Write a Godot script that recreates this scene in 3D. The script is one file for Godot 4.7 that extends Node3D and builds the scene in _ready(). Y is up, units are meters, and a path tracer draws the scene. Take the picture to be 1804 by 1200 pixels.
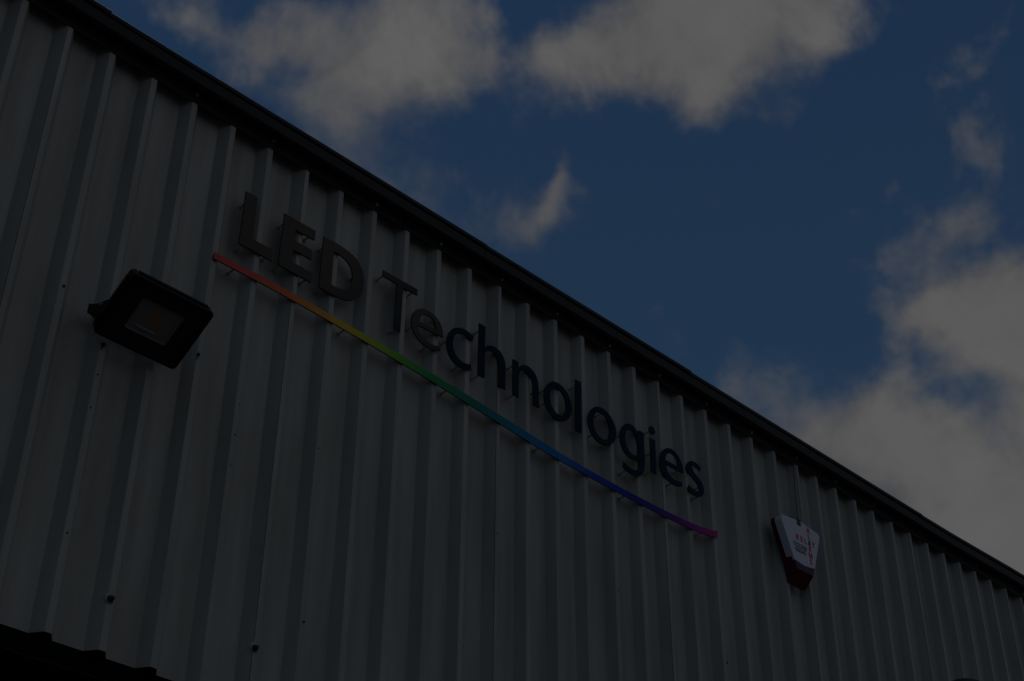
extends Node3D
# A corrugated steel unit seen from below: raised sign letters, a rainbow bar, a floodlight and an alarm box.
# Wall axes: x along the wall, y up, z out of the wall. EAVE is the height of the fascia's lower edge, CREST the plane z = 0.

const EAVE := 5.297
const PITCH := 0.16667
const DEEP := 0.040
const CREST_W := 0.0215
const WEB_W := 0.026
const SUN := Vector3(0.2149, 0.9272, -0.3069)   # azimuth 35, elevation 68

var names := {}
var M := {}
var sky_main := FastNoiseLite.new()
var sky_warp := FastNoiseLite.new()
var sky_broad := FastNoiseLite.new()

# ---------------------------------------------------------------- naming
func numbered(called: String, parent: Node) -> String:
	var key := str(parent.get_instance_id()) + called
	var k: int = names.get(key, -1) + 1
	names[key] = k
	return called if k == 0 else "%s_%03d" % [called, k]

func tag(o: Node, label: String, category := "", group := "", kind := "") -> Node:
	if label: o.set_meta("label", label)
	if category: o.set_meta("category", category)
	if group: o.set_meta("group", group)
	if kind: o.set_meta("kind", kind)
	return o

func thing(called: String, at: Vector3) -> Node3D:
	var o := Node3D.new()
	o.name = numbered(called, self)
	add_child(o, true)
	o.position = at
	return o

func obj(called: String, mesh: Mesh, mat: Material, parent: Node = self, at := Vector3.ZERO) -> MeshInstance3D:
	var o := MeshInstance3D.new()
	o.name = numbered(called, parent)
	o.mesh = mesh
	o.material_override = mat
	o.position = at
	parent.add_child(o, true)
	return o

# ---------------------------------------------------------------- mesh helpers
func begin() -> SurfaceTool:
	var st := SurfaceTool.new()
	st.begin(Mesh.PRIMITIVE_TRIANGLES)
	return st

func vert(st: SurfaceTool, p: Vector3, n: Vector3, c := Color.WHITE) -> void:
	st.set_normal(n)
	st.set_color(c)
	st.set_uv(Vector2(p.x, p.y))
	st.add_vertex(p)

func tri(st: SurfaceTool, a: Vector3, b: Vector3, c: Vector3, na: Vector3, nb: Vector3, nc: Vector3, ca := Color.WHITE, cb := Color.WHITE, cc := Color.WHITE) -> void:
	if (b - a).cross(c - a).dot(na + nb + nc) > 0.0:
		vert(st, a, na, ca); vert(st, c, nc, cc); vert(st, b, nb, cb)
	else:
		vert(st, a, na, ca); vert(st, b, nb, cb); vert(st, c, nc, cc)

func quad(st: SurfaceTool, a: Vector3, b: Vector3, c: Vector3, d: Vector3, n: Vector3) -> void:
	tri(st, a, b, c, n, n, n)
	tri(st, a, c, d, n, n, n)

func quadn(st: SurfaceTool, a: Vector3, b: Vector3, c: Vector3, d: Vector3, n0: Vector3, n1: Vector3) -> void:
	# a, d carry n0; b, c carry n1
	tri(st, a, b, c, n0, n1, n1)
	tri(st, a, c, d, n0, n1, n0)

func box(st: SurfaceTool, lo: Vector3, hi: Vector3, bevel := 0.0) -> void:
	# a box whose edges are chamfered when bevel > 0
	var c := (lo + hi) * 0.5
	var h := (hi - lo) * 0.5
	var b: float = min(bevel, min(h.x, min(h.y, h.z)) * 0.9)
	for ax in 3:
		var u := (ax + 1) % 3
		var v := (ax + 2) % 3
		for s in [-1.0, 1.0]:
			var n := Vector3.ZERO
			n[ax] = s
			var q: Array[Vector3] = []
			for k in [[-1, -1], [1, -1], [1, 1], [-1, 1]]:
				var p := c
				p[ax] += s * h[ax]
				p[u] += k[0] * (h[u] - b)
				p[v] += k[1] * (h[v] - b)
				q.append(p)
			quad(st, q[0], q[1], q[2], q[3], n)
			if b > 0.0:
				for t in [-1.0, 1.0]:
					var p0 := c; var p1 := c; var p2 := c; var p3 := c
					p0[ax] += s * h[ax]; p0[u] += t * (h[u] - b); p0[v] -= h[v] - b
					p1 = p0; p1[v] = c[v] + h[v] - b
					p2 = p1; p2[ax] = c[ax] + s * (h[ax] - b); p2[u] = c[u] + t * h[u]
					p3 = p2; p3[v] = c[v] - h[v] + b
					var m := Vector3.ZERO
					m[ax] = s; m[u] = t
					quad(st, p0, p1, p2, p3, m.normalized())
	if b > 0.0:
		for sx in [-1.0, 1.0]:
			for sy in [-1.0, 1.0]:
				for sz in [-1.0, 1.0]:
					var s3 := Vector3(sx, sy, sz)
					var e := c + s3 * h
					tri(st, e - Vector3(0, sy * b, sz * b), e - Vector3(sx * b, 0, sz * b), e - Vector3(sx * b, sy * b, 0), s3.normalized(), s3.normalized(), s3.normalized())

func tube(st: SurfaceTool, a: Vector3, b: Vector3, ra: float, rb: float, sides := 12, cap_a := true, cap_b := true) -> void:
	var w := (b - a).normalized()
	var u := w.cross(Vector3.UP if absf(w.y) < 0.9 else Vector3.RIGHT).normalized()
	var v := w.cross(u)
	for i in sides:
		var t0 := TAU * i / sides
		var t1 := TAU * (i + 1) / sides
		var d0 := u * cos(t0) + v * sin(t0)
		var d1 := u * cos(t1) + v * sin(t1)
		tri(st, a + d0 * ra, b + d0 * rb, b + d1 * rb, d0, d0, d1)
		tri(st, a + d0 * ra, b + d1 * rb, a + d1 * ra, d0, d1, d1)
		if cap_a: tri(st, a, a + d0 * ra, a + d1 * ra, -w, -w, -w)
		if cap_b: tri(st, b, b + d0 * rb, b + d1 * rb, w, w, w)

func lathe(st: SurfaceTool, at: Vector3, axis: Vector3, prof: Array, sides := 20) -> void:
	# prof: [[distance along the axis, radius], ...] with smooth normals
	var w := axis.normalized()
	var u := w.cross(Vector3.UP if absf(w.y) < 0.9 else Vector3.RIGHT).normalized()
	var v := w.cross(u)
	for k in prof.size() - 1:
		var h0: float = prof[k][0]; var r0: float = prof[k][1]
		var h1: float = prof[k + 1][0]; var r1: float = prof[k + 1][1]
		var sl := Vector2(h1 - h0, r1 - r0).normalized()
		for i in sides:
			var t0 := TAU * i / sides
			var t1 := TAU * (i + 1) / sides
			var d0 := u * cos(t0) + v * sin(t0)
			var d1 := u * cos(t1) + v * sin(t1)
			var n0 := (d0 * sl.x - w * sl.y).normalized()
			var n1 := (d1 * sl.x - w * sl.y).normalized()
			tri(st, at + w * h0 + d0 * r0, at + w * h1 + d0 * r1, at + w * h1 + d1 * r1, n0, n0, n1)
			if r0 > 0.0: tri(st, at + w * h0 + d0 * r0, at + w * h1 + d1 * r1, at + w * h0 + d1 * r0, n0, n1, n1)

func joined(outer: PackedVector2Array, holes: Array) -> PackedVector2Array:
	# cuts a slit from the outline to each hole, so that one ring holds both
	var ring := outer
	for hole: PackedVector2Array in holes:
		var bi := 0; var bj := 0; var best := 1e9
		for i in ring.size():
			for j in hole.size():
				var d := ring[i].distance_to(hole[j])
				if d < best: best = d; bi = i; bj = j
		var next := PackedVector2Array()
		for i in bi + 1: next.append(ring[i])
		for j in hole.size() + 1: next.append(hole[(bj + j) % hole.size()])
		for i in range(bi, ring.size()): next.append(ring[i])
		ring = next
	return ring

func extrude(st: SurfaceTool, outer: PackedVector2Array, holes: Array, z0: float, z1: float, lip := 0.0) -> void:
	# outline in the x-y plane, its front edge eased by a chamfer of size lip
	if Geometry2D.is_polygon_clockwise(outer): outer.reverse()
	var hs := []
	for h: PackedVector2Array in holes:
		if not Geometry2D.is_polygon_clockwise(h): h.reverse()
		hs.append(h)
	var rings := [outer] + hs
	var inset := []
	for r: PackedVector2Array in rings:
		var q := PackedVector2Array()
		for i in r.size():
			var e0 := (r[i] - r[(i - 1 + r.size()) % r.size()]).normalized()
			var e1 := (r[(i + 1) % r.size()] - r[i]).normalized()
			var m := Vector2(-e0.y - e1.y, e0.x + e1.x)
			m = m.normalized() / maxf(0.4, m.length() * 0.5)
			q.append(r[i] + m * lip)
		inset.append(q)
	var ring := joined(inset[0], inset.slice(1))
	var idx := Geometry2D.triangulate_polygon(ring)
	if idx.is_empty():
		for i in ring.size(): ring[i] += Vector2(sin(i * 12.9), cos(i * 7.1)) * 2e-6
		idx = Geometry2D.triangulate_polygon(ring)
	if idx.is_empty(): print("no triangles for an outline ", outer.size(), " ", outer[0], " ", z0)
	for t in range(0, idx.size(), 3):
		var a := ring[idx[t]]; var b := ring[idx[t + 1]]; var c := ring[idx[t + 2]]
		tri(st, Vector3(a.x, a.y, z1), Vector3(b.x, b.y, z1), Vector3(c.x, c.y, z1), Vector3.BACK, Vector3.BACK, Vector3.BACK)
		tri(st, Vector3(a.x, a.y, z0), Vector3(b.x, b.y, z0), Vector3(c.x, c.y, z0), Vector3.FORWARD, Vector3.FORWARD, Vector3.FORWARD)
	for k in rings.size():
		var r: PackedVector2Array = rings[k]
		var q: PackedVector2Array = inset[k]
		for i in r.size():
			var j := (i + 1) % r.size()
			var e := (r[j] - r[i]).normalized()
			var n := Vector3(e.y, -e.x, 0)
			quad(st, Vector3(r[i].x, r[i].y, z0), Vector3(r[j].x, r[j].y, z0), Vector3(r[j].x, r[j].y, z1 - lip), Vector3(r[i].x, r[i].y, z1 - lip), n)
			if lip > 0.0:
				quad(st, Vector3(r[i].x, r[i].y, z1 - lip), Vector3(r[j].x, r[j].y, z1 - lip), Vector3(q[j].x, q[j].y, z1), Vector3(q[i].x, q[i].y, z1), (n + Vector3.BACK).normalized())

func curve(spec: String, shift := Vector2.ZERO, steps := 4) -> PackedVector2Array:
	# "x,y x,y! ..." in millimetres; ! marks a corner, the rest is a smooth closed curve
	var p := PackedVector2Array()
	var corner := []
	for t in spec.split(" ", false):
		corner.append(t.ends_with("!"))
		var f := t.trim_suffix("!").split_floats(",")
		p.append(Vector2(f[0], f[1]) * 0.001 - shift)
	var out := PackedVector2Array()
	var n := p.size()
	for i in n:
		var a := p[i]; var b := p[(i + 1) % n]
		out.append(a)
		if corner[i] and corner[(i + 1) % n]: continue
		var before := a if corner[i] else p[(i - 1 + n) % n]
		var after := b if corner[(i + 1) % n] else p[(i + 2) % n]
		for s in range(1, steps):
			out.append(a.cubic_interpolate(b, before, after, float(s) / steps))
	return out

func rounded(corners: PackedVector2Array, radii: Array, steps := 5) -> PackedVector2Array:
	var out := PackedVector2Array()
	var n := corners.size()
	for i in n:
		var p := corners[i]
		var r: float = radii[i % radii.size()]
		var a := (corners[(i - 1 + n) % n] - p).normalized()
		var b := (corners[(i + 1) % n] - p).normalized()
		var half := acos(clampf(a.dot(b), -1.0, 1.0)) * 0.5
		var reach: float = r / maxf(tan(half), 0.01)
		reach = min(reach, min(p.distance_to(corners[(i - 1 + n) % n]), p.distance_to(corners[(i + 1) % n])) * 0.46)
		var p0 := p + a * reach; var p1 := p + b * reach
		if r <= 0.0: out.append(p); continue
		for s in steps + 1:
			var t := float(s) / steps
			out.append(p0 * (1 - t) * (1 - t) + p * 2 * t * (1 - t) + p1 * t * t)
	return out

# ---------------------------------------------------------------- sky
func toward(az: float, el: float) -> Vector3:
	var a := deg_to_rad(az); var e := deg_to_rad(el)
	return Vector3(sin(a) * cos(e), sin(e), -cos(a) * cos(e))

# banks of cloud: azimuth and elevation of the middle, half-widths across and up, turn (degrees), thickness
var banks := [
	[35.5, 45.6, 8.5, 2.6, 0.0, 0.22], [36.2, 46.6, 5.4, 2.7, 0.0, 0.62], [30.0, 44.9, 4.2, 1.5, -8.0, 0.66], [35.8, 43.3, 1.7, 1.1, 20.0, 0.55], [33.5, 45.2, 3.0, 1.6, 0.0, 0.25], [41.7, 46.0, 3.2, 1.7, 0.0, 0.50], [38.8, 44.4, 2.6, 1.1, 0.0, 0.42], [41.2, 44.4, 1.6, 0.9, 30.0, 0.34],
	[55.0, 46.4, 6.2, 2.5, 0.0, 1.85], [54.3, 43.7, 2.2, 1.3, 0.0, 0.60], [47.3, 45.3, 2.4, 1.1, 0.0, 0.50], [61.0, 45.5, 2.0, 1.6, 0.0, 0.35], [65.6, 45.6, 2.4, 2.2, 0.0, -0.65], [63.8, 43.0, 1.6, 1.4, 0.0, -0.30], [50.7, 45.0, 2.4, 1.5, 0.0, 0.75], [56.2, 42.5, 1.8, 0.8, 0.0, 0.25],
	[47.3, 41.0, 0.38, 0.8, -20.0, 0.62], [46.6, 39.8, 0.42, 0.8, -25.0, 0.50], [45.9, 38.5, 0.8, 0.8, 0.0, 0.36], [43.7, 39.2, 2.2, 0.8, 0.0, 0.48], [45.0, 38.9, 1.6, 0.7, 10.0, 0.22], [48.3, 40.4, 0.6, 0.4, 0.0, 0.32], [46.6, 37.0, 0.8, 0.6, 0.0, 0.25],
	[66.6, 34.2, 2.7, 2.0, 0.0, 1.95], [63.4, 34.4, 1.5, 0.8, 10.0, 0.75], [67.4, 32.6, 1.7, 1.2, 0.0, 1.0], [65.9, 37.3, 2.4, 0.9, 8.0, 0.50], [68.0, 39.6, 1.9, 1.5, 0.0, 0.54], [66.6, 40.7, 1.0, 0.8, 0.0, 0.30], [70.0, 43.4, 1.8, 1.9, 0.0, 0.48], [67.5, 42.4, 1.5, 0.8, 0.0, 0.24],
	[60.5, 30.1, 3.2, 1.7, -6.0, 1.50], [57.6, 30.4, 2.2, 0.9, -6.0, 0.45], [61.2, 31.6, 1.2, 0.7, 0.0, 0.50], [63.3, 27.4, 4.0, 2.3, 0.0, 1.40], [66.0, 25.8, 3.2, 2.0, 0.0, 1.4], [67.2, 29.8, 0.9, 1.6, 0.0, 1.2],
	[63.1, 39.6, 0.6, 1.0, -15.0, 0.52], [61.0, 38.6, 1.4, 0.5, 10.0, 0.50], [51.4, 35.5, 0.8, 0.6, 0.0, 0.22], [54.3, 33.6, 1.0, 0.7, 0.0, 0.02],
	[26.4, 44.1, 1.4, 0.7, 0.0, -0.55], [33.6, 44.1, 1.4, 0.6, 0.0, -0.40], [64.8, 31.4, 1.4, 0.6, 0.0, -0.80], [63.0, 27.4, 0.7, 0.45, 0.0, -0.55], [45.3, 46.9, 1.0, 0.9, 0.0, -0.55], [64.0, 29.0, 1.2, 0.9, 30.0, -0.30],
	[146.0, 38.0, 7.5, 7.0, 0.0, 0.6], [128.0, 31.0, 11.0, 7.5, 0.0, -1.6],  # out of view: cloud and clear gap placed for the letters to reflect
]

func sky_at(az: float, el: float, d: Vector3) -> Color:
	var wx := sky_warp.get_noise_3dv(d * 3.0)
	var wy := sky_warp.get_noise_3dv(d * 3.0 + Vector3(7.3, 1.1, 4.2))
	var wz := sky_warp.get_noise_3dv(d * 3.0 + Vector3(-3.7, 9.4, 2.6))
	var q := d + Vector3(wx, wy, wz) * 0.020
	var fine := sky_main.get_noise_3dv(q * 7.5)
	var broad := sky_broad.get_noise_3dv(d * 1.6)
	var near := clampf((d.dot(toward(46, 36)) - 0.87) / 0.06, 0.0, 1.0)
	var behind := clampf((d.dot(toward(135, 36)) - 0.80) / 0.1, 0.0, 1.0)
	# out-of-view sky shaped for the wall's light: cloud in front and right, blue left
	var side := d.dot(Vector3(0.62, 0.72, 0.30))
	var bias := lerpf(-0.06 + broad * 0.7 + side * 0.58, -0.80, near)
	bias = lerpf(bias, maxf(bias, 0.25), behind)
	var veil := 0.0
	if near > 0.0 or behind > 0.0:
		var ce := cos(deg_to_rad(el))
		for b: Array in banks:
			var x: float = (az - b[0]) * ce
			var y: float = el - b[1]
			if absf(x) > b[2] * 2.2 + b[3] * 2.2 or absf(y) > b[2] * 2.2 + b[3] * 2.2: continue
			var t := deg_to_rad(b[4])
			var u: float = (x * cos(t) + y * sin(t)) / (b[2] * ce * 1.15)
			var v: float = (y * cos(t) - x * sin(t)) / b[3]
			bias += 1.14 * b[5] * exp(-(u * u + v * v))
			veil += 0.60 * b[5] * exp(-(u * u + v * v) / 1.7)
	var thick := bias + fine * 1.35
	var cover := smoothstep(-0.34, 0.86, thick)
	cover = cover * (0.90 + 0.10 * smoothstep(0.2, 0.9, thick))
	# thin feathered cloud round the thick
	var thin := sky_main.get_noise_3dv(q * 5.0 + Vector3(3.1, 8.8, 1.7))
	cover = 1.0 - (1.0 - cover) * (1.0 - 0.66 * smoothstep(0.26, 1.20, veil + thin * 0.9 + fine * 0.7))
	var up := clampf(sin(deg_to_rad(maxf(el, 0.0))), 0.0, 1.0)
	var blue := Color(0.128, 0.305, 0.610).lerp(Color(0.085, 0.215, 0.500), smoothstep(0.38, 0.82, up))
	blue = blue.lerp(Color(0.48, 0.56, 0.68), pow(1.0 - up, 7.0))
	var off := rad_to_deg(d.angle_to(SUN))
	blue *= 1.0 - 0.25 * smoothstep(45.0, 80.0, off)   # clear air is deepest at right angles to the sun
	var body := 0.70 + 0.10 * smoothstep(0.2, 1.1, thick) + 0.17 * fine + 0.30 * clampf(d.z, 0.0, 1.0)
	var white := Color(body, body * 0.985, body * 0.985)
	# the sun stands high behind the roof, so the air and cloud round it are brighter
	var glare := 1.0 + 1.0 * exp(-pow(off / 14.0, 2.0))
	return blue.lerp(white, clampf(cover, 0.0, 1.0)) * glare

func paint_sky(az0: float, az1: float, el0: float, el1: float, w: int, h: int) -> Image:
	var data := PackedFloat32Array()
	data.resize(w * h * 3)
	var k := 0
	var sa := PackedFloat32Array(); var ca := PackedFloat32Array()
	for i in w:
		var a := deg_to_rad(lerpf(az0, az1, (i + 0.5) / w))
		sa.append(sin(a)); ca.append(-cos(a))
	for j in h:
		var el := lerpf(el1, el0, (j + 0.5) / h)
		var s := sin(deg_to_rad(el)); var c := cos(deg_to_rad(el))
		for i in w:
			var col := sky_at(lerpf(az0, az1, (i + 0.5) / w), el, Vector3(sa[i] * c, s, ca[i] * c))
			data[k] = col.r; data[k + 1] = col.g; data[k + 2] = col.b
			k += 3
	return Image.create_from_data(w, h, false, Image.FORMAT_RGBF, data.to_byte_array())

func make_sky() -> Sky:
	sky_main.seed = 11; sky_main.noise_type = FastNoiseLite.TYPE_SIMPLEX_SMOOTH; sky_main.frequency = 1.0
	sky_main.fractal_type = FastNoiseLite.FRACTAL_FBM; sky_main.fractal_octaves = 7; sky_main.fractal_gain = 0.62; sky_main.fractal_lacunarity = 2.1
	sky_warp.seed = 5; sky_warp.noise_type = FastNoiseLite.TYPE_SIMPLEX_SMOOTH; sky_warp.frequency = 1.6; sky_warp.fractal_type = FastNoiseLite.FRACTAL_FBM; sky_warp.fractal_octaves = 2
	sky_broad.seed = 23; sky_broad.noise_type = FastNoiseLite.TYPE_SIMPLEX_SMOOTH; sky_broad.frequency = 1.0; sky_broad.fractal_type = FastNoiseLite.FRACTAL_FBM; sky_broad.fractal_octaves = 2
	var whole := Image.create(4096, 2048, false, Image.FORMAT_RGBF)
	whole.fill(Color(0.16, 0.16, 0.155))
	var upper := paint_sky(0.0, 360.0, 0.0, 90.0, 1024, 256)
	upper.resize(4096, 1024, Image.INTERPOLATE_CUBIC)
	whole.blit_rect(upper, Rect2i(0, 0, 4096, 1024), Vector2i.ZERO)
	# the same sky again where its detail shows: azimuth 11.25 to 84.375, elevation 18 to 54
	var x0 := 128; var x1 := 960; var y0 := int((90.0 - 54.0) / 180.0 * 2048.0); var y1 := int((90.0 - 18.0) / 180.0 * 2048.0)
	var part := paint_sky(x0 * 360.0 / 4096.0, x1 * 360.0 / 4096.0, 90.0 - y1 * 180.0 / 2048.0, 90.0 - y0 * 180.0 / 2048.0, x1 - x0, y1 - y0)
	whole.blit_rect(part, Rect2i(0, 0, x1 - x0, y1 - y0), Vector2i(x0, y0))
	var m := PanoramaSkyMaterial.new()
	m.panorama = ImageTexture.create_from_image(whole)
	var s := Sky.new()
	s.sky_material = m
	return s

# ---------------------------------------------------------------- materials
func noise_image(seed_: int, freq: float, octaves: int, lo: Color, hi: Color, size := 512) -> Image:
	var n := FastNoiseLite.new()
	n.seed = seed_; n.frequency = freq; n.fractal_octaves = octaves; n.noise_type = FastNoiseLite.TYPE_SIMPLEX_SMOOTH
	var g := n.get_seamless_image(size, size)
	var out := Image.create(size, size, false, Image.FORMAT_RGB8)
	for y in size:
		for x in size:
			out.set_pixel(x, y, lo.lerp(hi, g.get_pixel(x, y).r))
	return out

func paint(lin: Color, rough: float, spec := 0.5) -> StandardMaterial3D:
	var m := StandardMaterial3D.new()
	m.albedo_color = lin.linear_to_srgb()
	m.roughness = rough
	m.metallic_specular = spec
	return m

func make_materials() -> void:
	# goosewing-grey coated steel: faint vertical streaks and a little waviness in the sheet
	var c := paint(Color(0.430, 0.440, 0.412), 0.42)
	c.albedo_texture = ImageTexture.create_from_image(noise_image(3, 0.012, 5, Color(0.80, 0.80, 0.785), Color(1.0, 1.0, 1.0)))
	c.uv1_triplanar = true; c.uv1_world_triplanar = true
	c.uv1_scale = Vector3(1.6, 0.16, 1.6)
	var wave := noise_image(21, 0.006, 2, Color(0, 0, 0), Color(1, 1, 1), 256)
	wave.bump_map_to_normal_map(6.0)
	c.normal_enabled = true
	c.normal_texture = ImageTexture.create_from_image(wave)
	c.normal_scale = 0.35
	M.cladding = c
	M.sheets = []
	for t in [1.0, 0.965, 1.02, 0.985]:
		var v: StandardMaterial3D = c.duplicate()
		v.albedo_color = (Color(0.450, 0.465, 0.434) * t).linear_to_srgb()
		M.sheets.append(v)
	M.fascia = paint(Color(0.017, 0.018, 0.020), 0.5, 0.30)
	M.cap = paint(Color(0.015, 0.016, 0.018), 0.5, 0.30)
	M.letter = paint(Color(0.004, 0.004, 0.006), 0.08, 0.38)
	M.peg = paint(Color(0.50, 0.46, 0.36), 0.45)
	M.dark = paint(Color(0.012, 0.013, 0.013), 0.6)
	M.flash = paint(Color(0.005, 0.007, 0.006), 0.7, 0.15)
	M.lamp_body = paint(Color(0.007, 0.007, 0.008), 0.55, 0.35)
	M.border = paint(Color(0.012, 0.012, 0.016), 0.4)
	M.reflector = paint(Color(0.35, 0.35, 0.36), 0.5)
	var ch := paint(Color(1, 1, 1), 0.6)
	ch.vertex_color_use_as_albedo = true
	M.chip = ch
	M.streak_pale = paint(Color(0.62, 0.62, 0.58), 0.5)  # pale colour carrying the reflected streak
	var gl := paint(Color(0.05, 0.05, 0.06), 0.04)
	gl.transparency = BaseMaterial3D.TRANSPARENCY_ALPHA
	gl.albedo_color.a = 0.12
	M.glass = gl
	M.shaded_bolt = paint(Color(0.030, 0.030, 0.030), 0.5)  # shaded underside of the caps put into the colour
	var st := paint(Color(0.36, 0.36, 0.36), 0.4)
	st.metallic = 0.8
	M.steel = st
	M.white = paint(Color(0.70, 0.74, 0.87), 0.3)
	M.red = paint(Color(0.105, 0.006, 0.018), 0.30, 0.35)
	M.lens = paint(Color(0.10, 0.010, 0.045), 0.18)
	M.print_red = paint(Color(0.60, 0.035, 0.085), 0.5, 0.3)
	M.print_navy = paint(Color(0.020, 0.028, 0.075), 0.5, 0.3)
	M.black = paint(Color(0.008, 0.008, 0.008), 0.4)
	var bar := paint(Color(1, 1, 1), 0.45, 0.25)
	bar.vertex_color_use_as_albedo = true
	M.bar = bar
	M.bar_edge = paint(Color(0.05, 0.04, 0.04), 0.4)
	var gr := paint(Color(0.085, 0.083, 0.080), 0.9)
	gr.albedo_texture = ImageTexture.create_from_image(noise_image(8, 0.03, 5, Color(0.7, 0.7, 0.7), Color(1, 1, 1)))
	gr.uv1_triplanar = true; gr.uv1_world_triplanar = true; gr.uv1_scale = Vector3(0.3, 0.3, 0.3)
	M.asphalt = gr
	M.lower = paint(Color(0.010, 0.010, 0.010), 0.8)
	M.roof = paint(Color(0.12, 0.125, 0.13), 0.5)

# ---------------------------------------------------------------- building
# each rib's departure from even spacing, in millimetres, from rib 0 on
var strays := [3, 2, 0, 0, 1, 0, 0, 0, -1, -2, -2, -1, -1, -2, -3, -5, -5, -5, -7, -14, -15, -12, -6, -3, 8, 21, 15, 11, 12, 5, 8, 9, 9, 5, -2, -9, -14, -18, -10]

func rib_x(n: int) -> float:
	var s: float = strays[n] if n >= 0 and n < strays.size() else 0.0
	return n * PITCH + s * 0.001

func filleted(pts: Array, r: float) -> Array:
	# [[x, z, normal], ...] along a bent sheet whose outer face is to the left of its run
	var out := []
	for i in pts.size():
		var p: Vector2 = pts[i]
		var d0: Vector2 = (p - pts[i - 1]).normalized() if i > 0 else (pts[1] - p).normalized()
		var d1: Vector2 = (pts[i + 1] - p).normalized() if i < pts.size() - 1 else d0
		var n0 := Vector2(-d0.y, d0.x); var n1 := Vector2(-d1.y, d1.x)
		if n0.dot(n1) > 0.9999:
			out.append([p, n0]); continue
		var reach: float = r * tan(absf(d0.angle_to(d1)) * 0.5)
		if i > 0: reach = min(reach, p.distance_to(pts[i - 1]) * 0.45)
		if i < pts.size() - 1: reach = min(reach, p.distance_to(pts[i + 1]) * 0.45)
		for s in 5:
			var t := s / 4.0
			var a := p - d0 * reach; var b := p + d1 * reach
			out.append([a * (1 - t) * (1 - t) + p * 2 * t * (1 - t) + b * t * t, n0.slerp(n1, t)])
	return out

func sheet(first: int, parent: Node) -> void:
	var pts := []
	var r0 := rib_x(first)
	pts.append(Vector2(r0 - CREST_W + 0.0032, 0.0006))
	pts.append(Vector2(r0, 0.0004))
	pts.append(Vector2(r0 + WEB_W, -DEEP))
	for k in range(1, 7):
		var r := rib_x(first + k)
		pts.append(Vector2(r - CREST_W - WEB_W, -DEEP))
		pts.append(Vector2(r - CREST_W, 0.0))
		if k < 6:
			pts.append(Vector2(r, 0.0))
			pts.append(Vector2(r + WEB_W, -DEEP))
		else:
			pts.append(Vector2(r - CREST_W + 0.0012, -0.0003))
			pts.append(Vector2(r - CREST_W + 0.0020, -0.0035))
			pts.append(Vector2(r - CREST_W + 0.0160, -0.0035))
	var run := filleted(pts, 0.0045)
	var y0 := EAVE - 2.040
	var y1 := EAVE + 0.16
	var st := begin()
	for i in run.size() - 1:
		var a: Vector2 = run[i][0]; var b: Vector2 = run[i + 1][0]
		var na: Vector2 = run[i][1]; var nb: Vector2 = run[i + 1][1]
		var a3 := Vector3(na.x, 0, na.y); var b3 := Vector3(nb.x, 0, nb.y)
		quadn(st, Vector3(a.x, y0, a.y), Vector3(b.x, y0, b.y), Vector3(b.x, y1, b.y), Vector3(a.x, y1, a.y), a3, b3)
		var ai := a - na * 0.0012; var bi := b - nb * 0.0012
		quadn(st, Vector3(ai.x, y0, ai.y), Vector3(bi.x, y0, bi.y), Vector3(bi.x, y1, bi.y), Vector3(ai.x, y1, ai.y), -a3, -b3)
		quad(st, Vector3(a.x, y0, a.y), Vector3(b.x, y0, b.y), Vector3(bi.x, y0, bi.y), Vector3(ai.x, y0, ai.y), Vector3.DOWN)
	obj("cladding_sheet", st.commit(), M.sheets[posmod(first * 5 + 3, 4)], parent)

func eave_rise(x: float) -> float:
	return 0.012 * smoothstep(0.5, -0.4, x) + 0.018 * smoothstep(5.4, 6.4, x)

func strip(prof: Array, xs: Array, rises: Array, mat: Material, called: String, parent: Node) -> MeshInstance3D:
	# sweeps a z-y section (its outer face to the right of its run) along x
	var run := filleted(prof, 0.005)
	var st := begin()
	for s in xs.size() - 1:
		for i in run.size() - 1:
			var a: Vector2 = run[i][0]; var b: Vector2 = run[i + 1][0]
			var na := Vector3(0, -run[i][1].y, -run[i][1].x); var nb := Vector3(0, -run[i + 1][1].y, -run[i + 1][1].x)
			quadn(st, Vector3(xs[s], a.y + rises[s], a.x), Vector3(xs[s], b.y + rises[s], b.x), Vector3(xs[s + 1], b.y + rises[s + 1], b.x), Vector3(xs[s + 1], a.y + rises[s + 1], a.x), na, nb)
	return obj(called, st.commit(), mat, parent)

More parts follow.
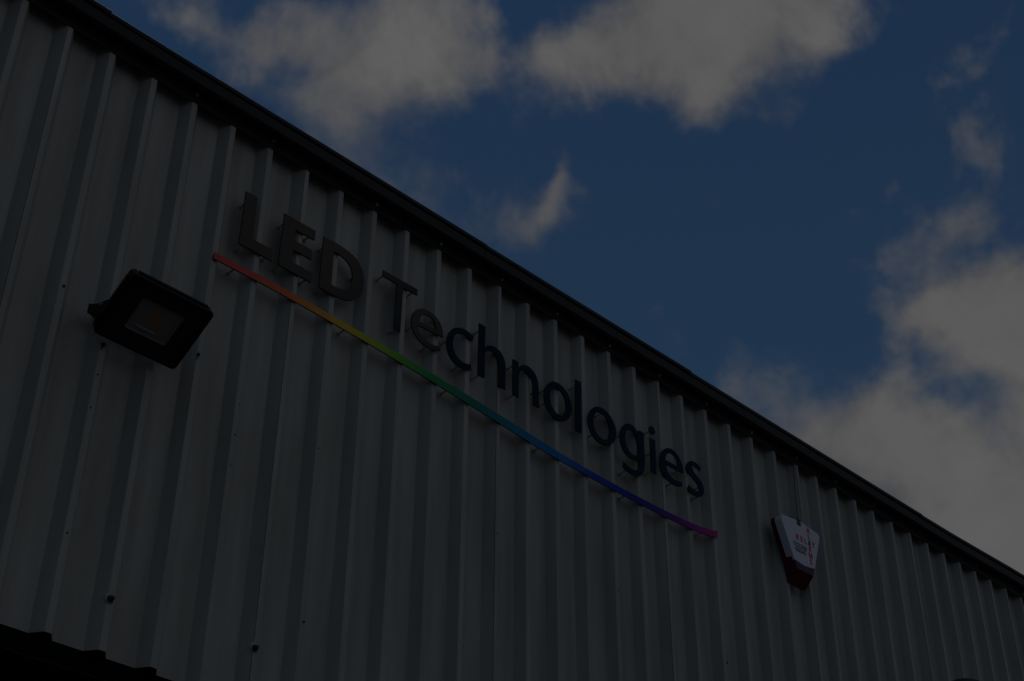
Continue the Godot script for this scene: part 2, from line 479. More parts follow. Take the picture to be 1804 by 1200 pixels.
func building() -> void:
	var b := thing("industrial_building", Vector3.ZERO)
	tag(b, "industrial building with pale grey ribbed steel cladding and a black eaves fascia", "building")
	for k in range(-4, 10): sheet(k * 6 + 1, b)
	var x0 := -3.9; var x1 := 10.05
	# body of the building behind the sheets, and the recess under them
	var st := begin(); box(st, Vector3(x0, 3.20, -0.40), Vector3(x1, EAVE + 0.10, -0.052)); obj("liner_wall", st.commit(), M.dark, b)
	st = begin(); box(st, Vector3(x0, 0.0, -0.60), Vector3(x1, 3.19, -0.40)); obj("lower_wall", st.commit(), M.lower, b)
	st = begin(); box(st, Vector3(x0, 0.0, -14.0), Vector3(x0 + 0.2, EAVE + 0.10, -0.61)); obj("end_wall", st.commit(), M.cladding, b)
	st = begin(); box(st, Vector3(x1 - 0.2, 0.0, -14.0), Vector3(x1, EAVE + 0.10, -0.61)); obj("end_wall", st.commit(), M.cladding, b)
	st = begin(); box(st, Vector3(x0, 0.0, -14.2), Vector3(x1, EAVE + 0.10, -14.0)); obj("rear_wall", st.commit(), M.cladding, b)
	st = begin(); box(st, Vector3(x0, EAVE + 0.102, -14.2), Vector3(x1, EAVE + 0.114, 0.0)); obj("roof", st.commit(), M.roof, b)
	# drip flashing under the sheets' cut edge
	st = begin()
	box(st, Vector3(x0, EAVE - 2.085, -0.0515), Vector3(x1, EAVE - 2.004, -0.0455))
	box(st, Vector3(x0, EAVE - 2.092, -0.300), Vector3(x1, EAVE - 2.0855, -0.0455))
	obj("drip_flashing", st.commit(), M.flash, b)
	# eaves fascia in lengths: lower plate on the crests, then a projecting lip
	var cuts := [-3.9, -1.02, 0.254, 2.027, 3.322, 5.236, 6.70, 8.40, 10.05]
	for i in cuts.size() - 1:
		var a: float = cuts[i]; var c: float = cuts[i + 1]
		var xs := []; var rises := []
		var steps := maxi(2, int((c - a) / 0.25))
		for s in steps + 1:
			var x := lerpf(a + 0.0006, c - 0.0006, float(s) / steps)
			xs.append(x); rises.append(EAVE + eave_rise(x))
		strip([Vector2(0.0012, 0.0), Vector2(0.0028, -0.0005), Vector2(0.0035, 0.038), Vector2(0.012, 0.044), Vector2(0.036, 0.040), Vector2(0.046, 0.049), Vector2(0.0445, 0.097), Vector2(0.0, 0.099)], xs, rises, M.fascia, "fascia_length", b)
		# capping over it; each length sits a little askew, so the gap under it opens towards its far end
		var o := 0.0012 * (i % 2)
		var lift := []
		xs[0] -= 0.012; xs[-1] += 0.012
		for s in xs.size(): lift.append(rises[s] + 0.0005 + 0.0055 * float(s) / (xs.size() - 1))
		strip([Vector2(0.040, 0.0985), Vector2(0.0475 + o, 0.0985), Vector2(0.0468 + o, 0.118), Vector2(0.030, 0.124 + o), Vector2(-0.3, 0.150 + o)], xs, lift, M.cap, "capping_length", b)
	# fascia screws on every second crest, where the photograph shows them
	for q in [[1.97, 49], [3.94, 39], [5.96, 42], [8.94, 35], [10.95, 34], [12.98, 39], [14.94, 36], [16.93, 34], [18.91, 36], [20.91, 40], [22.93, 30], [25.07, 41], [27.03, 41], [29.07, 43], [31.54, 44], [33.02, 40], [34.98, 46], [38.01, 50]]:
		st = begin()
		var at := Vector3(q[0] * PITCH, EAVE + q[1] * 0.001, 0.0034)
		lathe(st, at, Vector3.BACK, [[0.0, 0.0088], [0.0012, 0.0090], [0.0018, 0.0076], [0.0022, 0.0056], [0.0060, 0.0052], [0.0066, 0.0040], [0.0066, 0.0]], 12)
		obj("fascia_screw", st.commit(), M.steel, b)
	# capped bolts low on the crests
	for q in [[656, -1889], [1155, -1881]]:
		st = begin()
		lathe(st, Vector3(q[0] * 0.001 - 0.003, EAVE + q[1] * 0.001, 0.0006), Vector3.BACK, [[0.0, 0.0112], [0.002, 0.0116], [0.0040, 0.0095], [0.010, 0.0080], [0.016, 0.0064], [0.019, 0.0036], [0.020, 0.0]], 16)
		var shaded_bolt := obj("cap_bolt", st.commit(), M.shaded_bolt, b)
		st = begin()
		lathe(st, Vector3(q[0] * 0.001 - 0.003, EAVE + q[1] * 0.001 + 0.004, 0.0004), Vector3.BACK, [[0.0, 0.0175], [0.0016, 0.0172], [0.0026, 0.0150], [0.0028, 0.0]], 16)
		obj("highlight_washer", st.commit(), M.cladding, shaded_bolt)  # pale washer set high to stand for the highlight over the cap
	# small dark rivets in the crests, and two larger plugs by the floodlight
	for q in [[326, -975, 5.0], [489, -1216, 3.2], [487, -1333, 3.0], [489, -1743, 3.0], [994, -1094, 2.4], [991, -1208, 2.6], [989, -1321, 2.6], [1321, -1118, 2.6], [2155, -1124, 2.8], [2824, -1123, 3.0], [1325, -1740, 4.2], [3491, -1223, 4.5], [2003, -1611, 2.2], [1656, -1000, 0.0]]:
		if q[2] <= 0.0: continue
		st = begin()
		var r: float = q[2] * 0.001
		lathe(st, Vector3(q[0] * 0.001, EAVE + q[1] * 0.001, 0.0003), Vector3.BACK, [[0.0, r], [r * 0.5, r * 0.9], [r * 0.8, r * 0.5], [r * 0.85, 0.0]], 10)
		obj("rivet", st.commit(), M.black, b)
	for q in [[816, -986, 0.006], [487, -1110, 0.0075]]:
		st = begin()
		var at := Vector3(q[0] * 0.001, EAVE + q[1] * 0.001, 0.0003)
		lathe(st, at, Vector3.BACK, [[0.0, q[2]], [0.004, q[2] * 0.95], [0.007, q[2] * 0.6], [0.008, 0.0]], 12)
		tube(st, at + Vector3(0, -0.003, 0.003), at + Vector3(-0.004, -0.020, 0.0015), 0.0028, 0.0012, 8)
		obj("rubber_plug", st.commit(), M.black, b)

# ---------------------------------------------------------------- sign
# outlines in millimetres on the wall plane (x along the wall, y from the eaves down)
var glyphs := [
	["L", ["904,-257! 955,-257! 955,-442! 1044,-440! 1044,-489! 904,-489!"], []],
	["E", ["1073,-257! 1215,-257! 1214,-301! 1127,-301! 1127,-349! 1209,-349! 1208,-392! 1127,-392! 1127,-445! 1219,-445! 1218,-488! 1073,-488!"], []],
	["D", ["1253,-259! 1294,-258 1330,-258 1371,-263 1404,-274 1430,-296 1446,-324 1453,-358 1449,-396 1438,-430 1417,-458 1390,-477 1355,-487 1310,-490 1252,-490!"], ["1305,-301! 1330,-301 1352,-305 1372,-315 1388,-332 1396,-356 1397,-381 1391,-407 1378,-429 1359,-443 1336,-449 1305,-450!"]],
	["T", ["1538,-258! 1710,-257! 1710,-285! 1639,-286! 1637,-490! 1606,-490! 1608,-286! 1538,-285!"], []],
	["e", ["1836,-480! 1808,-491 1774,-493 1743,-485 1715,-468 1698,-443 1691,-411 1695,-379 1710,-352 1735,-332 1767,-325 1797,-330 1823,-346 1839,-369 1846,-395 1846,-414! 1724,-416! 1729,-435 1743,-454 1765,-466 1790,-470 1811,-468 1833,-459!"], ["1729,-395! 1734,-375 1746,-357 1767,-348 1788,-351 1804,-365 1812,-394!"]],
	["c", ["2008,-327! 1985,-319 1953,-317 1924,-326 1897,-345 1877,-375 1868,-412 1872,-448 1887,-477 1911,-495 1940,-501 1970,-498 2000,-487! 1997,-462! 1973,-470 1946,-471 1922,-460 1906,-439 1901,-411 1906,-381 1918,-360 1938,-348 1962,-343 1986,-346 2003,-353!"], []],
	["h", ["2036,-248! 2071,-248! 2070,-345! 2088,-330 2113,-320 2138,-321 2159,-330 2174,-347 2182,-371 2184,-400! 2184,-491! 2149,-491! 2148,-403! 2144,-376 2134,-358 2117,-349 2097,-350 2081,-360 2071,-376! 2071,-490! 2036,-490!"], []],
	["n", ["2225,-327! 2255,-327! 2257,-353! 2270,-337 2289,-325 2312,-321 2337,-328 2357,-346 2368,-372 2372,-403! 2372,-491! 2340,-491! 2339,-422! 2336,-390 2326,-367 2308,-355 2290,-352 2274,-359 2263,-373 2258,-395! 2257,-494! 2225,-494!"], []],
	["o", ["2481,-320 2512,-326 2539,-343 2557,-368 2565,-401 2562,-432 2548,-460 2525,-484 2498,-496 2468,-497 2441,-488 2421,-471 2407,-444 2402,-413 2407,-384 2421,-356 2449,-329"], ["2484,-349 2506,-356 2522,-374 2530,-402 2527,-433 2517,-455 2502,-468 2482,-471 2461,-463 2445,-446 2437,-417 2440,-388 2449,-365 2464,-353"]],
	["l", ["2589,-252! 2624,-252! 2622,-499! 2587,-499!"], []],
	["o", ["2750,-320 2782,-325 2809,-343 2828,-368 2836,-399 2832,-430 2817,-458 2794,-481 2767,-494 2737,-499 2707,-492 2683,-476 2667,-449 2661,-419 2667,-386 2684,-355 2714,-330"], ["2751,-347 2773,-355 2788,-374 2796,-402 2793,-431 2783,-454 2768,-467 2746,-471 2725,-467 2709,-453 2698,-431 2696,-407 2702,-380 2712,-362 2729,-351"]],
	["g", ["2979,-339! 2960,-326 2937,-320 2912,-325 2889,-341 2870,-368 2861,-401 2861,-432 2872,-461 2891,-480 2917,-490 2946,-488 2976,-475! 2976,-500 2972,-519 2959,-532 2941,-538 2919,-539 2897,-535 2877,-526! 2871,-552! 2884,-559 2907,-565 2935,-566 2962,-561 2986,-547 3003,-524 3012,-495 3015,-465! 3016,-326! 2986,-326!"], ["2922,-352 2944,-351 2961,-361 2971,-381 2976,-407 2974,-438 2968,-456 2954,-464 2932,-465 2912,-455 2898,-435 2892,-410 2896,-384 2906,-364"]],
	["i", ["3058,-333! 3090,-333! 3087,-500! 3055,-500!", "3073,-268 3086,-274 3092,-288 3086,-304 3073,-310 3060,-304 3054,-288 3060,-274"], []],
	["e", ["3259,-492! 3226,-502 3190,-504 3157,-497 3133,-480 3120,-453 3116,-417 3126,-381 3148,-352 3174,-335 3205,-329 3234,-337 3257,-358 3270,-386 3274,-414 3272,-421! 3153,-425! 3158,-440 3168,-460 3188,-473 3212,-478 3238,-475 3259,-467!"], ["3153,-402! 3159,-381 3173,-363 3196,-352 3217,-355 3233,-371 3239,-401!"]],
	["s", ["3401,-338! 3377,-330 3350,-328 3327,-335 3309,-352 3299,-376 3303,-394 3319,-408 3341,-419 3361,-431 3374,-445 3377,-459 3369,-470 3354,-474 3331,-473 3306,-463! 3299,-491! 3319,-499 3344,-502 3369,-498 3391,-486 3406,-467 3411,-444 3405,-423 3387,-405 3364,-391 3346,-380 3337,-369 3340,-357 3351,-351 3372,-352 3393,-360!"], []],
]
var sign_pegs := [
	[[920, -292], [922, -480], [1036, -462]], [[1086, -288], [1081, -478], [1204, -476], [1203, -280]], [[1271, -289], [1425, -340], [1271, -478]], [[1549, -273], [1618, -482], [1698, -271]],
	[[1706, -424], [1778, -483]], [[1884, -401], [1944, -489], [1980, -331]], [[2050, -483], [2133, -335], [2056, -266]], [[2240, -345], [2240, -485], [2358, -420]],
	[[2420, -440], [2546, -421], [2429, -368]], [[2606, -272], [2604, -485]], [[2700, -468], [2764, -334], [2783, -477]], [[2880, -391], [2901, -554], [2990, -462]],
	[[3071, -400], [3071, -489], [3074, -288]], [[3205, -492], [3258, -408]], [[3388, -335], [3381, -489], [3395, -435]],
]
var letter_words := [
	"capital L, black block letter above the red end of the bar",
	"capital E, black block letter with three arms between the L and the D",
	"capital D, black block letter with one rounded bowl, third in the sign",
	"capital T, slim black letter with one straight crossbar, after the bold D",
	"small e beside the capital T, brownish black with a slanting cut tail",
	"small c, thin open black curve between an e and the tall h",
	"small h, tall black stem with one arch, standing after the c",
	"small n, black arch without an ascender between the h and an o",
	"small o, closed black ring just before the tall plain l",
	"small l, plain tall black stroke between the two round rings",
	"small o, closed black ring between the tall l and the g",
	"small g, black letter whose tail hangs below the line near the blue bar",
	"small i, short black stem under a separate round dot",
	"small e near the purple end of the bar, between the i and the s",
	"small s, black double curve that ends the sign",
]

func peg_mesh(z0: float, z1: float, r: float) -> Mesh:
	var st := begin()
	tube(st, Vector3(0, 0, z0), Vector3(0, 0, z1), r, r, 10)
	lathe(st, Vector3(0, 0, z0), Vector3.BACK, [[0.0, r * 1.9], [0.004, r * 1.8], [0.005, r]], 12)
	return st.commit()

func sign_letters() -> void:
	var peg := peg_mesh(-DEEP + 0.0003, 0.004, 0.0036)
	var tilt := [0.0, 0.004, -0.004, 0.002, -0.010, 0.0, 0.003, -0.003, 0.0, 0.004, 0.0, -0.003, 0.006, 0.0, -0.004]
	for i in glyphs.size():
		var g: Array = glyphs[i]
		var first := curve(g[1][0])
		var mid := Vector2.ZERO
		var lo := Vector2(1e9, 1e9); var hi := Vector2(-1e9, -1e9)
		for p in first: lo = lo.min(p); hi = hi.max(p)
		mid = (lo + hi) * 0.5
		var t := thing("sign_letter", Vector3(mid.x, EAVE + mid.y, 0.0))
		tag(t, letter_words[i], "sign letter", "raised letters of the wall sign")
		for k in g[1].size():
			var holes := []
			if k == 0:
				for h: String in g[2]: holes.append(curve(h, mid))
			var st := begin()
			extrude(st, curve(g[1][k], mid), holes, 0.0042, 0.0100, 0.0006)
			var o := obj("letter_face" if k == 0 else "letter_dot", st.commit(), M.letter, t)
			o.rotation.x = tilt[i]
			o.rotation.y = -0.045 if i == 4 else -tilt[i] * 0.6   # one letter hangs slightly askew
		for q: Array in sign_pegs[i]:
			obj("peg", peg, M.peg, t, Vector3(q[0] * 0.001 - mid.x, q[1] * 0.001 - mid.y, 0))

func rainbow_bar() -> void:
	var top := "816,-577 990,-573 1144,-573 1324,-579 1500,-584 1636,-588 1825,-598 1985,-608 2125,-618 2273,-629 2433,-643 2625,-654 2790,-658 2964,-659 3133,-657 3308,-649 3421,-636 3485,-621"
	var low := "815,-603 990,-601 1144,-602 1324,-607 1500,-614 1638,-621 1825,-632 1985,-644 2125,-655 2273,-667 2433,-678 2625,-685 2790,-688 2964,-689 3133,-687 3308,-679 3421,-667 3482,-653"
	var hues := Gradient.new()
	hues.offsets = PackedFloat32Array([0.0, 0.06, 0.12, 0.163, 0.213, 0.253, 0.305, 0.357, 0.45, 0.55, 0.635, 0.70, 0.80, 0.89, 0.955, 1.0])
	var cs := [Color(0.72, 0.10, 0.10), Color(0.74, 0.12, 0.085), Color(0.76, 0.20, 0.065), Color(0.74, 0.34, 0.055), Color(0.70, 0.50, 0.045), Color(0.46, 0.52, 0.045), Color(0.14, 0.46, 0.045), Color(0.025, 0.32, 0.070), Color(0.008, 0.20, 0.16), Color(0.006, 0.20, 0.40), Color(0.006, 0.16, 0.52), Color(0.006, 0.06, 0.46), Color(0.012, 0.014, 0.28), Color(0.11, 0.012, 0.26), Color(0.34, 0.014, 0.26), Color(0.50, 0.020, 0.24)]
	hues.colors = PackedColorArray(cs)
	var a := PackedVector2Array(); var b := PackedVector2Array()
	for s in top.split(" "): a.append(Vector2(s.split_floats(",")[0], s.split_floats(",")[1]) * 0.001)
	for s in low.split(" "): b.append(Vector2(s.split_floats(",")[0], s.split_floats(",")[1]) * 0.001)
	var ta := PackedVector2Array(); var tb := PackedVector2Array()
	for i in a.size() - 1:
		for s in 6:
			var f := s / 6.0
			ta.append(a[i].cubic_interpolate(a[i + 1], a[maxi(i - 1, 0)], a[mini(i + 2, a.size() - 1)], f))
			tb.append(b[i].cubic_interpolate(b[i + 1], b[maxi(i - 1, 0)], b[mini(i + 2, a.size() - 1)], f))
	ta.append(a[-1]); tb.append(b[-1])
	var mid := Vector2(2.15, -0.63)
	var t := thing("rainbow_bar", Vector3(mid.x, EAVE + mid.y, 0))
	tag(t, "thin wavy bar running from red to magenta under the black letters", "sign bar")
	var st := begin(); var se := begin()
	var z0 := 0.0042; var z1 := 0.0098
	for i in ta.size() - 1:
		var p := ta[i] - mid; var q := ta[i + 1] - mid; var r := tb[i + 1] - mid; var s := tb[i] - mid
		var c0 := hues.sample((ta[i].x - 0.816) / 2.669); var c1 := hues.sample((ta[i + 1].x - 0.816) / 2.669)
		var n := Vector3.BACK
		tri(st, Vector3(p.x, p.y, z1), Vector3(q.x, q.y, z1), Vector3(r.x, r.y, z1), n, n, n, c0, c1, c1)
		tri(st, Vector3(p.x, p.y, z1), Vector3(r.x, r.y, z1), Vector3(s.x, s.y, z1), n, n, n, c0, c1, c0)
		quad(se, Vector3(p.x, p.y, z0), Vector3(q.x, q.y, z0), Vector3(r.x, r.y, z0), Vector3(s.x, s.y, z0), -n)
		quad(se, Vector3(p.x, p.y, z0), Vector3(q.x, q.y, z0), Vector3(q.x, q.y, z1), Vector3(p.x, p.y, z1), Vector3.UP)
		quad(se, Vector3(s.x, s.y, z0), Vector3(r.x, r.y, z0), Vector3(r.x, r.y, z1), Vector3(s.x, s.y, z1), Vector3.DOWN)
	for e in [[ta[0] - mid, tb[0] - mid, Vector3.LEFT], [ta[-1] - mid, tb[-1] - mid, Vector3.RIGHT]]:
		quad(se, Vector3(e[0].x, e[0].y, z0), Vector3(e[0].x, e[0].y, z1), Vector3(e[1].x, e[1].y, z1), Vector3(e[1].x, e[1].y, z0), e[2])
	obj("coloured_face", st.commit(), M.bar, t)
	obj("bar_edge", se.commit(), M.bar_edge, t)
	var peg := peg_mesh(-DEEP + 0.0003, 0.004, 0.0036)
	for q in [[909, -589], [1392, -598], [1892, -622], [2392, -658], [2894, -675], [3393, -655]]:
		obj("peg", peg, M.peg, t, Vector3(q[0] * 0.001 - mid.x, q[1] * 0.001 - mid.y, 0))

# ---------------------------------------------------------------- floodlight
func frame(st: SurfaceTool, outer: PackedVector2Array, inner: PackedVector2Array, z: float, n: Vector3) -> void:
	var k := outer.size()
	for i in k:
		var j := (i + 1) % k
		quad(st, Vector3(outer[i].x, outer[i].y, z), Vector3(outer[j].x, outer[j].y, z), Vector3(inner[j].x, inner[j].y, z), Vector3(inner[i].x, inner[i].y, z), n)

func loft(st: SurfaceTool, a: PackedVector2Array, za: float, b: PackedVector2Array, zb: float, flip := 1.0) -> void:
	var k := a.size()
	for i in k:
		var j := (i + 1) % k
		var p := Vector3(a[i].x, a[i].y, za); var q := Vector3(a[j].x, a[j].y, za)
		var r := Vector3(b[j].x, b[j].y, zb); var s := Vector3(b[i].x, b[i].y, zb)
		var n := (q - p).cross(s - p).normalized()
		var c := Vector3((p.x + q.x) * 0.5, (p.y + q.y) * 0.5, 0)
		if n.dot(c) * flip < 0.0: n = -n
		quad(st, p, q, r, s, n)

func fill(st: SurfaceTool, a: PackedVector2Array, z: float, n: Vector3) -> void:
	for i in a.size():
		var j := (i + 1) % a.size()
		tri(st, Vector3(0, 0, z), Vector3(a[i].x, a[i].y, z), Vector3(a[j].x, a[j].y, z), n, n, n)

func rect(w: float, h: float, r: float) -> PackedVector2Array:
	return rounded(PackedVector2Array([Vector2(-w, -h) * 0.5, Vector2(w, -h) * 0.5, Vector2(w, h) * 0.5, Vector2(-w, h) * 0.5]), [r], 6)

func floodlight() -> void:
	var t := thing("floodlight", Vector3(0.575, EAVE - 1.0495, 0.0))
	tag(t, "black rectangular floodlight tilted down on a bracket left of the sign", "floodlight")
	var head := Transform3D(Basis(Vector3.RIGHT, 1.0088), Vector3(0, 0, 0.13))
	var w := 0.293; var h := 0.225
	# rim: rolled front edge, then a recess down to the glass
	var st := begin()
	var o0 := rect(w - 0.006, h - 0.006, 0.014); var o1 := rect(w, h, 0.017); var o2 := rect(w, h, 0.017); var o3 := rect(w - 0.012, h - 0.012, 0.014)
	var i0 := rect(w - 0.022, h - 0.022, 0.010); var i1 := rect(w - 0.030, h - 0.030, 0.008)
	frame(st, o0, i0, 0.0, Vector3.BACK)
	loft(st, o0, 0.0, o1, -0.003); loft(st, o1, -0.003, o2, -0.013); loft(st, o2, -0.013, o3, -0.016)
	loft(st, i0, 0.0, i1, -0.006, -1.0)
	var part := obj("rim", st.commit(), M.lamp_body, t); part.transform = head
	# black-printed border of the glass, the reflector seen through its middle, and the pane in front
	st = begin()
	var win := rect(0.147, 0.111, 0.010)
	frame(st, i1, win, -0.0065, Vector3.BACK)
	part = obj("printed_border", st.commit(), M.border, t); part.transform = head
	st = begin(); loft(st, win, -0.0068, rect(0.139, 0.103, 0.009), -0.014, -1.0); fill(st, rect(0.139, 0.103, 0.009), -0.014, Vector3.BACK)
	part = obj("reflector", st.commit(), M.reflector, t); part.transform = head
	st = begin(); 
	for k in 24:  # the chip's blurred glow through the glass is put into the vertex colours
		var d0 := Vector3(cos(TAU * k / 24.0), sin(TAU * k / 24.0), 0); var d1 := Vector3(cos(TAU * (k + 1) / 24.0), sin(TAU * (k + 1) / 24.0), 0)
		var at := Vector3(0.004, 0.002, -0.0125); var amber := Color(0.66, 0.27, 0.07); var pale := Color(0.35, 0.34, 0.33)
		var n := Vector3.BACK
		tri(st, at, at + d0 * 0.006, at + d1 * 0.006, n, n, n, amber, amber, amber)
		var m0 := at - Vector3(0, 0, 0.0010)
		tri(st, at + d0 * 0.006, m0 + d0 * 0.034, m0 + d1 * 0.034, n, n, n, amber, pale, pale)
		tri(st, at + d0 * 0.006, m0 + d1 * 0.034, at + d1 * 0.006, n, n, n, amber, pale, amber)
	part = obj("chip_with_glow", st.commit(), M.chip, t); part.transform = head
	st = begin(); box(st, Vector3(-0.042, -0.0395, -0.0138), Vector3(0.026, -0.0325, -0.011), 0.001)  # reflected streak in the window, built in as a pale strip
	part = obj("reflected_streak", st.commit(), M.streak_pale, t); part.transform = head
	st = begin(); frame(st, i1, rect(0.01, 0.01, 0.001), -0.0045, Vector3.BACK); fill(st, rect(0.01, 0.01, 0.001), -0.0045, Vector3.BACK)
	part = obj("glass", st.commit(), M.glass, t); part.transform = head
	# cast body behind the rim with fins round its edge
	st = begin()
	var b0 := rect(w - 0.016, h - 0.016, 0.014); var b1 := rect(w - 0.030, h - 0.030, 0.016); var b2 := rect(w - 0.10, h - 0.09, 0.02)
	loft(st, b0, -0.016, b1, -0.034); loft(st, b1, -0.034, b2, -0.052); fill(st, b2, -0.052, Vector3.FORWARD)
	frame(st, o3, b0, -0.016, Vector3.FORWARD)
	part = obj("cast_body", st.commit(), M.lamp_body, t); part.transform = head
	st = begin()
	for k in 29:
		var x := (k - 14) * 0.0086
		for s in [-1.0, 1.0]: box(st, Vector3(x - 0.0022, s * (h * 0.5 - 0.006) - 0.0105, -0.034), Vector3(x + 0.0022, s * (h * 0.5 - 0.006) + 0.0105, -0.0165))
	for k in 21:
		var y := (k - 10) * 0.0086
		for s in [-1.0, 1.0]: box(st, Vector3(s * (w * 0.5 - 0.006) - 0.0105, y - 0.0022, -0.034), Vector3(s * (w * 0.5 - 0.006) + 0.0105, y + 0.0022, -0.0165))
	part = obj("cooling_fins", st.commit(), M.lamp_body, t); part.transform = head
	tag(part, "", "", "", "stuff")
	for sx in [-1.0, 1.0]:
		for sy in [-1.0, 1.0]:
			st = begin(); lathe(st, Vector3(sx * (w * 0.5 - 0.0175), sy * (h * 0.5 - 0.0175), -0.046), Vector3.BACK, [[0.0, 0.0], [0.0, 0.012], [0.004, 0.0165], [0.034, 0.0180]], 18)
			part = obj("corner_post", st.commit(), M.lamp_body, t); part.transform = head
	# U bracket back to the wall
	st = begin(); box(st, Vector3(-0.160, 0.020, 0.0015), Vector3(0.160, 0.056, 0.0055), 0.001)
	obj("bracket_plate", st.commit(), M.lamp_body, t)
	for s in [-1.0, 1.0]:
		st = begin()
		var arm := rounded(PackedVector2Array([Vector2(0.0015, 0.054), Vector2(0.060, 0.028), Vector2(0.115, 0.014), Vector2(0.128, -0.004), Vector2(0.105, -0.026), Vector2(0.050, -0.022), Vector2(0.0015, 0.022)]), [0.002, 0.02, 0.01, 0.008, 0.012, 0.02, 0.002], 4)
		extrude(st, arm, [], -0.002, 0.002, 0.0004)
		part = obj("bracket_arm", st.commit(), M.lamp_body, t)
		part.transform = Transform3D(Basis(Vector3(0, 0, 1), Vector3(0, 1, 0), Vector3(-1, 0, 0)), Vector3(0.140 if s > 0.0 else -0.156, 0, 0))
		st = begin(); lathe(st, Vector3(0.1420 if s > 0.0 else -0.1582, 0.012, 0.082), Vector3(s, 0, 0), [[0.0, 0.0055], [0.003, 0.0055], [0.004, 0.004], [0.004, 0.0]], 10)
		obj("pivot_screw", st.commit(), M.steel, t)

# ---------------------------------------------------------------- alarm box
func text_mesh(s: String, height: float) -> TextMesh:
	var f := SystemFont.new()
	f.font_names = PackedStringArray(["Droid Sans"])
	f.font_weight = 700
	var m := TextMesh.new()
	var bold := FontVariation.new()
	bold.base_font = f; bold.variation_embolden = 0.0 if s.is_valid_int() else 0.7
	m.font = bold; m.text = s; m.font_size = 64; m.depth = 0.0008
	m.pixel_size = height / (64.0 * 0.714)
	m.horizontal_alignment = HORIZONTAL_ALIGNMENT_CENTER
	m.vertical_alignment = VERTICAL_ALIGNMENT_CENTER
	m.curve_step = 1.0
	return m

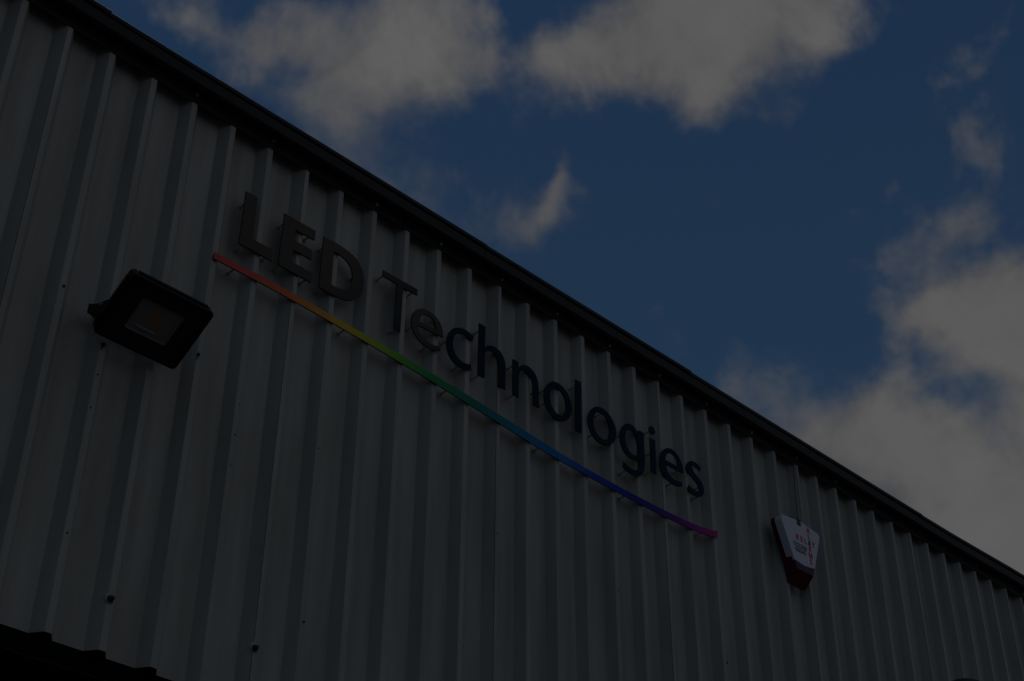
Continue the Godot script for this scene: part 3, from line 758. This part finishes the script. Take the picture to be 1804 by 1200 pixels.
func alarm_box() -> void:
	var cx := 4.054; var cy := -0.49
	var t := thing("alarm_box", Vector3(cx, EAVE + cy, 0.0))
	tag(t, "white and dark red shield-shaped alarm box right of the sign", "alarm box")
	var P := func(x: float, y: float) -> Vector2: return Vector2(x - cx, y - cy)
	var outline := func(g: float) -> PackedVector2Array:
		return rounded(PackedVector2Array([P.call(3.911 + g, -0.392 - g), P.call(4.054, -0.374 - g), P.call(4.199 - g, -0.390 - g), P.call(4.203 - g, -0.410), P.call(4.118 - g * 0.5, -0.640 + g), P.call(3.987 + g * 0.5, -0.640 + g), P.call(3.907 + g, -0.420)]), [0.018, 0.20, 0.019, 0.019, 0.010, 0.010, 0.012], 5)
	# back box in dark red plastic, deeper towards its foot
	var st := begin()
	extrude(st, outline.call(0.0), [], 0.001, 0.024, 0.001)
	obj("back_box", st.commit(), M.red, t)
	# the strobe lens fills the foot; its underside slopes back down to the wall
	st = begin()
	var l0 := [P.call(3.976, -0.590), P.call(4.134, -0.588), P.call(4.116, -0.636), P.call(3.990, -0.638)]
	var l1 := [P.call(3.960, -0.560), P.call(4.146, -0.560), P.call(4.118, -0.690), P.call(3.992, -0.690)]
	for i in 4:
		var j := (i + 1) % 4
		var a := Vector3(l0[i].x, l0[i].y, 0.060); var b := Vector3(l0[j].x, l0[j].y, 0.060)
		var c := Vector3(l1[j].x, l1[j].y, 0.002); var d := Vector3(l1[i].x, l1[i].y, 0.002)
		var n := (b - a).cross(d - a).normalized()
		var m := (a + b) * 0.5 - Vector3(0, -0.61 - cy, 0.03)
		if n.dot(Vector3(m.x, m.y, 0)) < 0.0: n = -n
		quad(st, a, b, c, d, n)
	obj("lens_body", st.commit(), M.red, t)
	st = begin()
	extrude(st, rounded(PackedVector2Array([l0[0], l0[1], l0[2], l0[3]]), [0.002, 0.002, 0.008, 0.008], 4), [], 0.0545, 0.0612, 0.0012)
	obj("strobe_lens", st.commit(), M.lens, t)
	# white cover with the notch at its lower corners
	st = begin()
	var cover := rounded(PackedVector2Array([P.call(3.911, -0.392), P.call(4.054, -0.3735), P.call(4.199, -0.390), P.call(4.2035, -0.410), P.call(4.1335, -0.592), P.call(4.050, -0.606), P.call(3.977, -0.598), P.call(3.907, -0.420)]), [0.018, 0.20, 0.019, 0.019, 0.004, 0.10, 0.004, 0.014], 5)
	extrude(st, cover, [], 0.052, 0.0620, 0.0012)
	obj("front_cover", st.commit(), M.white, t)
	st = begin()
	var skirt := rounded(PackedVector2Array([P.call(3.9112, -0.3925), P.call(4.054, -0.3740), P.call(4.1985, -0.3905), P.call(4.2030, -0.410), P.call(4.140, -0.578), P.call(3.9690, -0.581), P.call(3.9074, -0.420)]), [0.018, 0.20, 0.019, 0.019, 0.006, 0.006, 0.014], 5)
	extrude(st, skirt, [], 0.0242, 0.0520, 0.0)
	obj("cover_side", st.commit(), M.white, t)
	# printed lettering
	var zf := 0.0620
	for q in [["A", 4.1130, -0.4035, 0], ["L", 4.1127, -0.4370, 0], ["R", 4.1115, -0.5010, 0], ["M", 4.1100, -0.5340, 0], ["S", 4.1080, -0.5670, 0], ["R", 4.0175, -0.4715, 0], ["E", 4.0505, -0.4715, 0], ["L", 4.0795, -0.4715, 0], ["A", 4.1120, -0.4705, 1], ["Y", 4.1440, -0.4680, 0]]:
		obj("printed_letter", text_mesh(q[0], 0.0265), M.print_navy if q[3] else M.print_red, t, Vector3(q[1] - cx, q[2] - cy, zf))
	obj("printed_number", text_mesh("033300", 0.0225), M.print_navy, t, Vector3(4.0345 - cx, -0.5120 - cy, zf))
	obj("printed_number", text_mesh("66045", 0.0225), M.print_navy, t, Vector3(4.0345 - cx, -0.5375 - cy, zf))
	# black fixing clip on the top edge and the cable end that trails from it
	st = begin(); box(st, Vector3(4.030 - cx, -0.402 - cy, 0.058), Vector3(4.055 - cx, -0.372 - cy, 0.0665), 0.002)
	box(st, Vector3(4.030 - cx, -0.3745 - cy, 0.030), Vector3(4.055 - cx, -0.3695 - cy, 0.060), 0.001)
	obj("fixing_clip", st.commit(), M.black, t)
	st = begin()
	var path := [Vector3(4.045 - cx, -0.371 - cy, 0.045), Vector3(4.020 - cx, -0.371 - cy, 0.055), Vector3(3.995 - cx, -0.375 - cy, 0.058), Vector3(3.975 - cx, -0.379 - cy, 0.054)]
	for i in 3: tube(st, path[i], path[i + 1], 0.0028, 0.0028, 8)
	obj("cable_end", st.commit(), M.black, t)
	# thin supply cable down from under the fascia, along the edge of the rib
	st = begin()
	var drop := [Vector3(4.1455, 0.004, -0.004), Vector3(4.1435, -0.030, 0.0022), Vector3(4.1375, -0.110, 0.0028), Vector3(4.1325, -0.178, 0.0028), Vector3(4.1310, -0.260, 0.0030), Vector3(4.1180, -0.340, 0.0080), Vector3(4.0450, -0.3735, 0.0300)]
	for i in 6: tube(st, drop[i] - Vector3(cx, cy, 0), drop[i + 1] - Vector3(cx, cy, 0), 0.0017, 0.0017, 8)
	obj("cable", st.commit(), M.black, t)

func dome_light() -> void:
	var t := thing("dome_fixture", Vector3(5.078, EAVE - 1.065, 0.0))
	tag(t, "black domed wall fixture whose round top just clears the lower edge, far right", "wall fixture")
	var st := begin()
	var prof := []
	for k in 13:
		var a := PI * 0.5 * k / 12.0
		prof.append([0.17 * cos(a) * 1.0, 0.17 * sin(a)])
	prof.append([-0.02, 0.17]); prof.append([-0.022, 0.160]); prof.append([-0.05, 0.12]); prof.append([-0.05, 0.0])
	prof.reverse()
	lathe(st, Vector3(0, 0, 0.2), Vector3.UP, prof, 32)
	obj("dome_shade", st.commit(), M.lamp_body, t)
	st = begin(); tube(st, Vector3(0, -0.02, 0.001), Vector3(0, -0.02, 0.06), 0.02, 0.02); box(st, Vector3(-0.05, -0.07, 0.0008), Vector3(0.05, 0.03, 0.010), 0.002)
	obj("wall_arm", st.commit(), M.lamp_body, t)

# ---------------------------------------------------------------- scene
func _ready() -> void:
	var cam := Camera3D.new()
	cam.name = "camera"
	cam.fov = 25.3094
	cam.near = 0.05
	cam.far = 4000.0
	cam.transform = Transform3D(Basis(Vector3.UP, -0.783384) * Basis(Vector3.RIGHT, 0.606307) * Basis(Vector3.BACK, 0.006656), Vector3(-1.29864, EAVE - 3.69711, 3.54023))
	add_child(cam)
	cam.current = true
	var env := Environment.new()
	env.background_mode = Environment.BG_SKY
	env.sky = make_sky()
	env.tonemap_mode = Environment.TONE_MAPPER_LINEAR
	env.tonemap_exposure = 0.125
	env.sdfgi_enabled = true; env.ssao_enabled = true; env.ssil_enabled = true
	var we := WorldEnvironment.new()
	we.name = "environment"
	we.environment = env
	add_child(we)
	var sun := DirectionalLight3D.new()
	sun.name = "sun"
	sun.light_energy = 1.0
	sun.light_color = Color(1.0, 0.95, 0.88)
	sun.light_angular_distance = 0.5
	sun.shadow_enabled = true
	sun.transform = Transform3D(Basis.looking_at(-SUN, Vector3.FORWARD), Vector3(5, 20, -20))
	add_child(sun)
	make_materials()

	var st := begin()
	quad(st, Vector3(-900, 0, -900), Vector3(900, 0, -900), Vector3(900, 0, 900), Vector3(-900, 0, 900), Vector3.UP)
	tag(obj("ground", st.commit(), M.asphalt), "grey asphalt yard in front of the building", "ground", "", "structure")
	building()
	sign_letters()
	rainbow_bar()
	floodlight()
	alarm_box()
	dome_light()
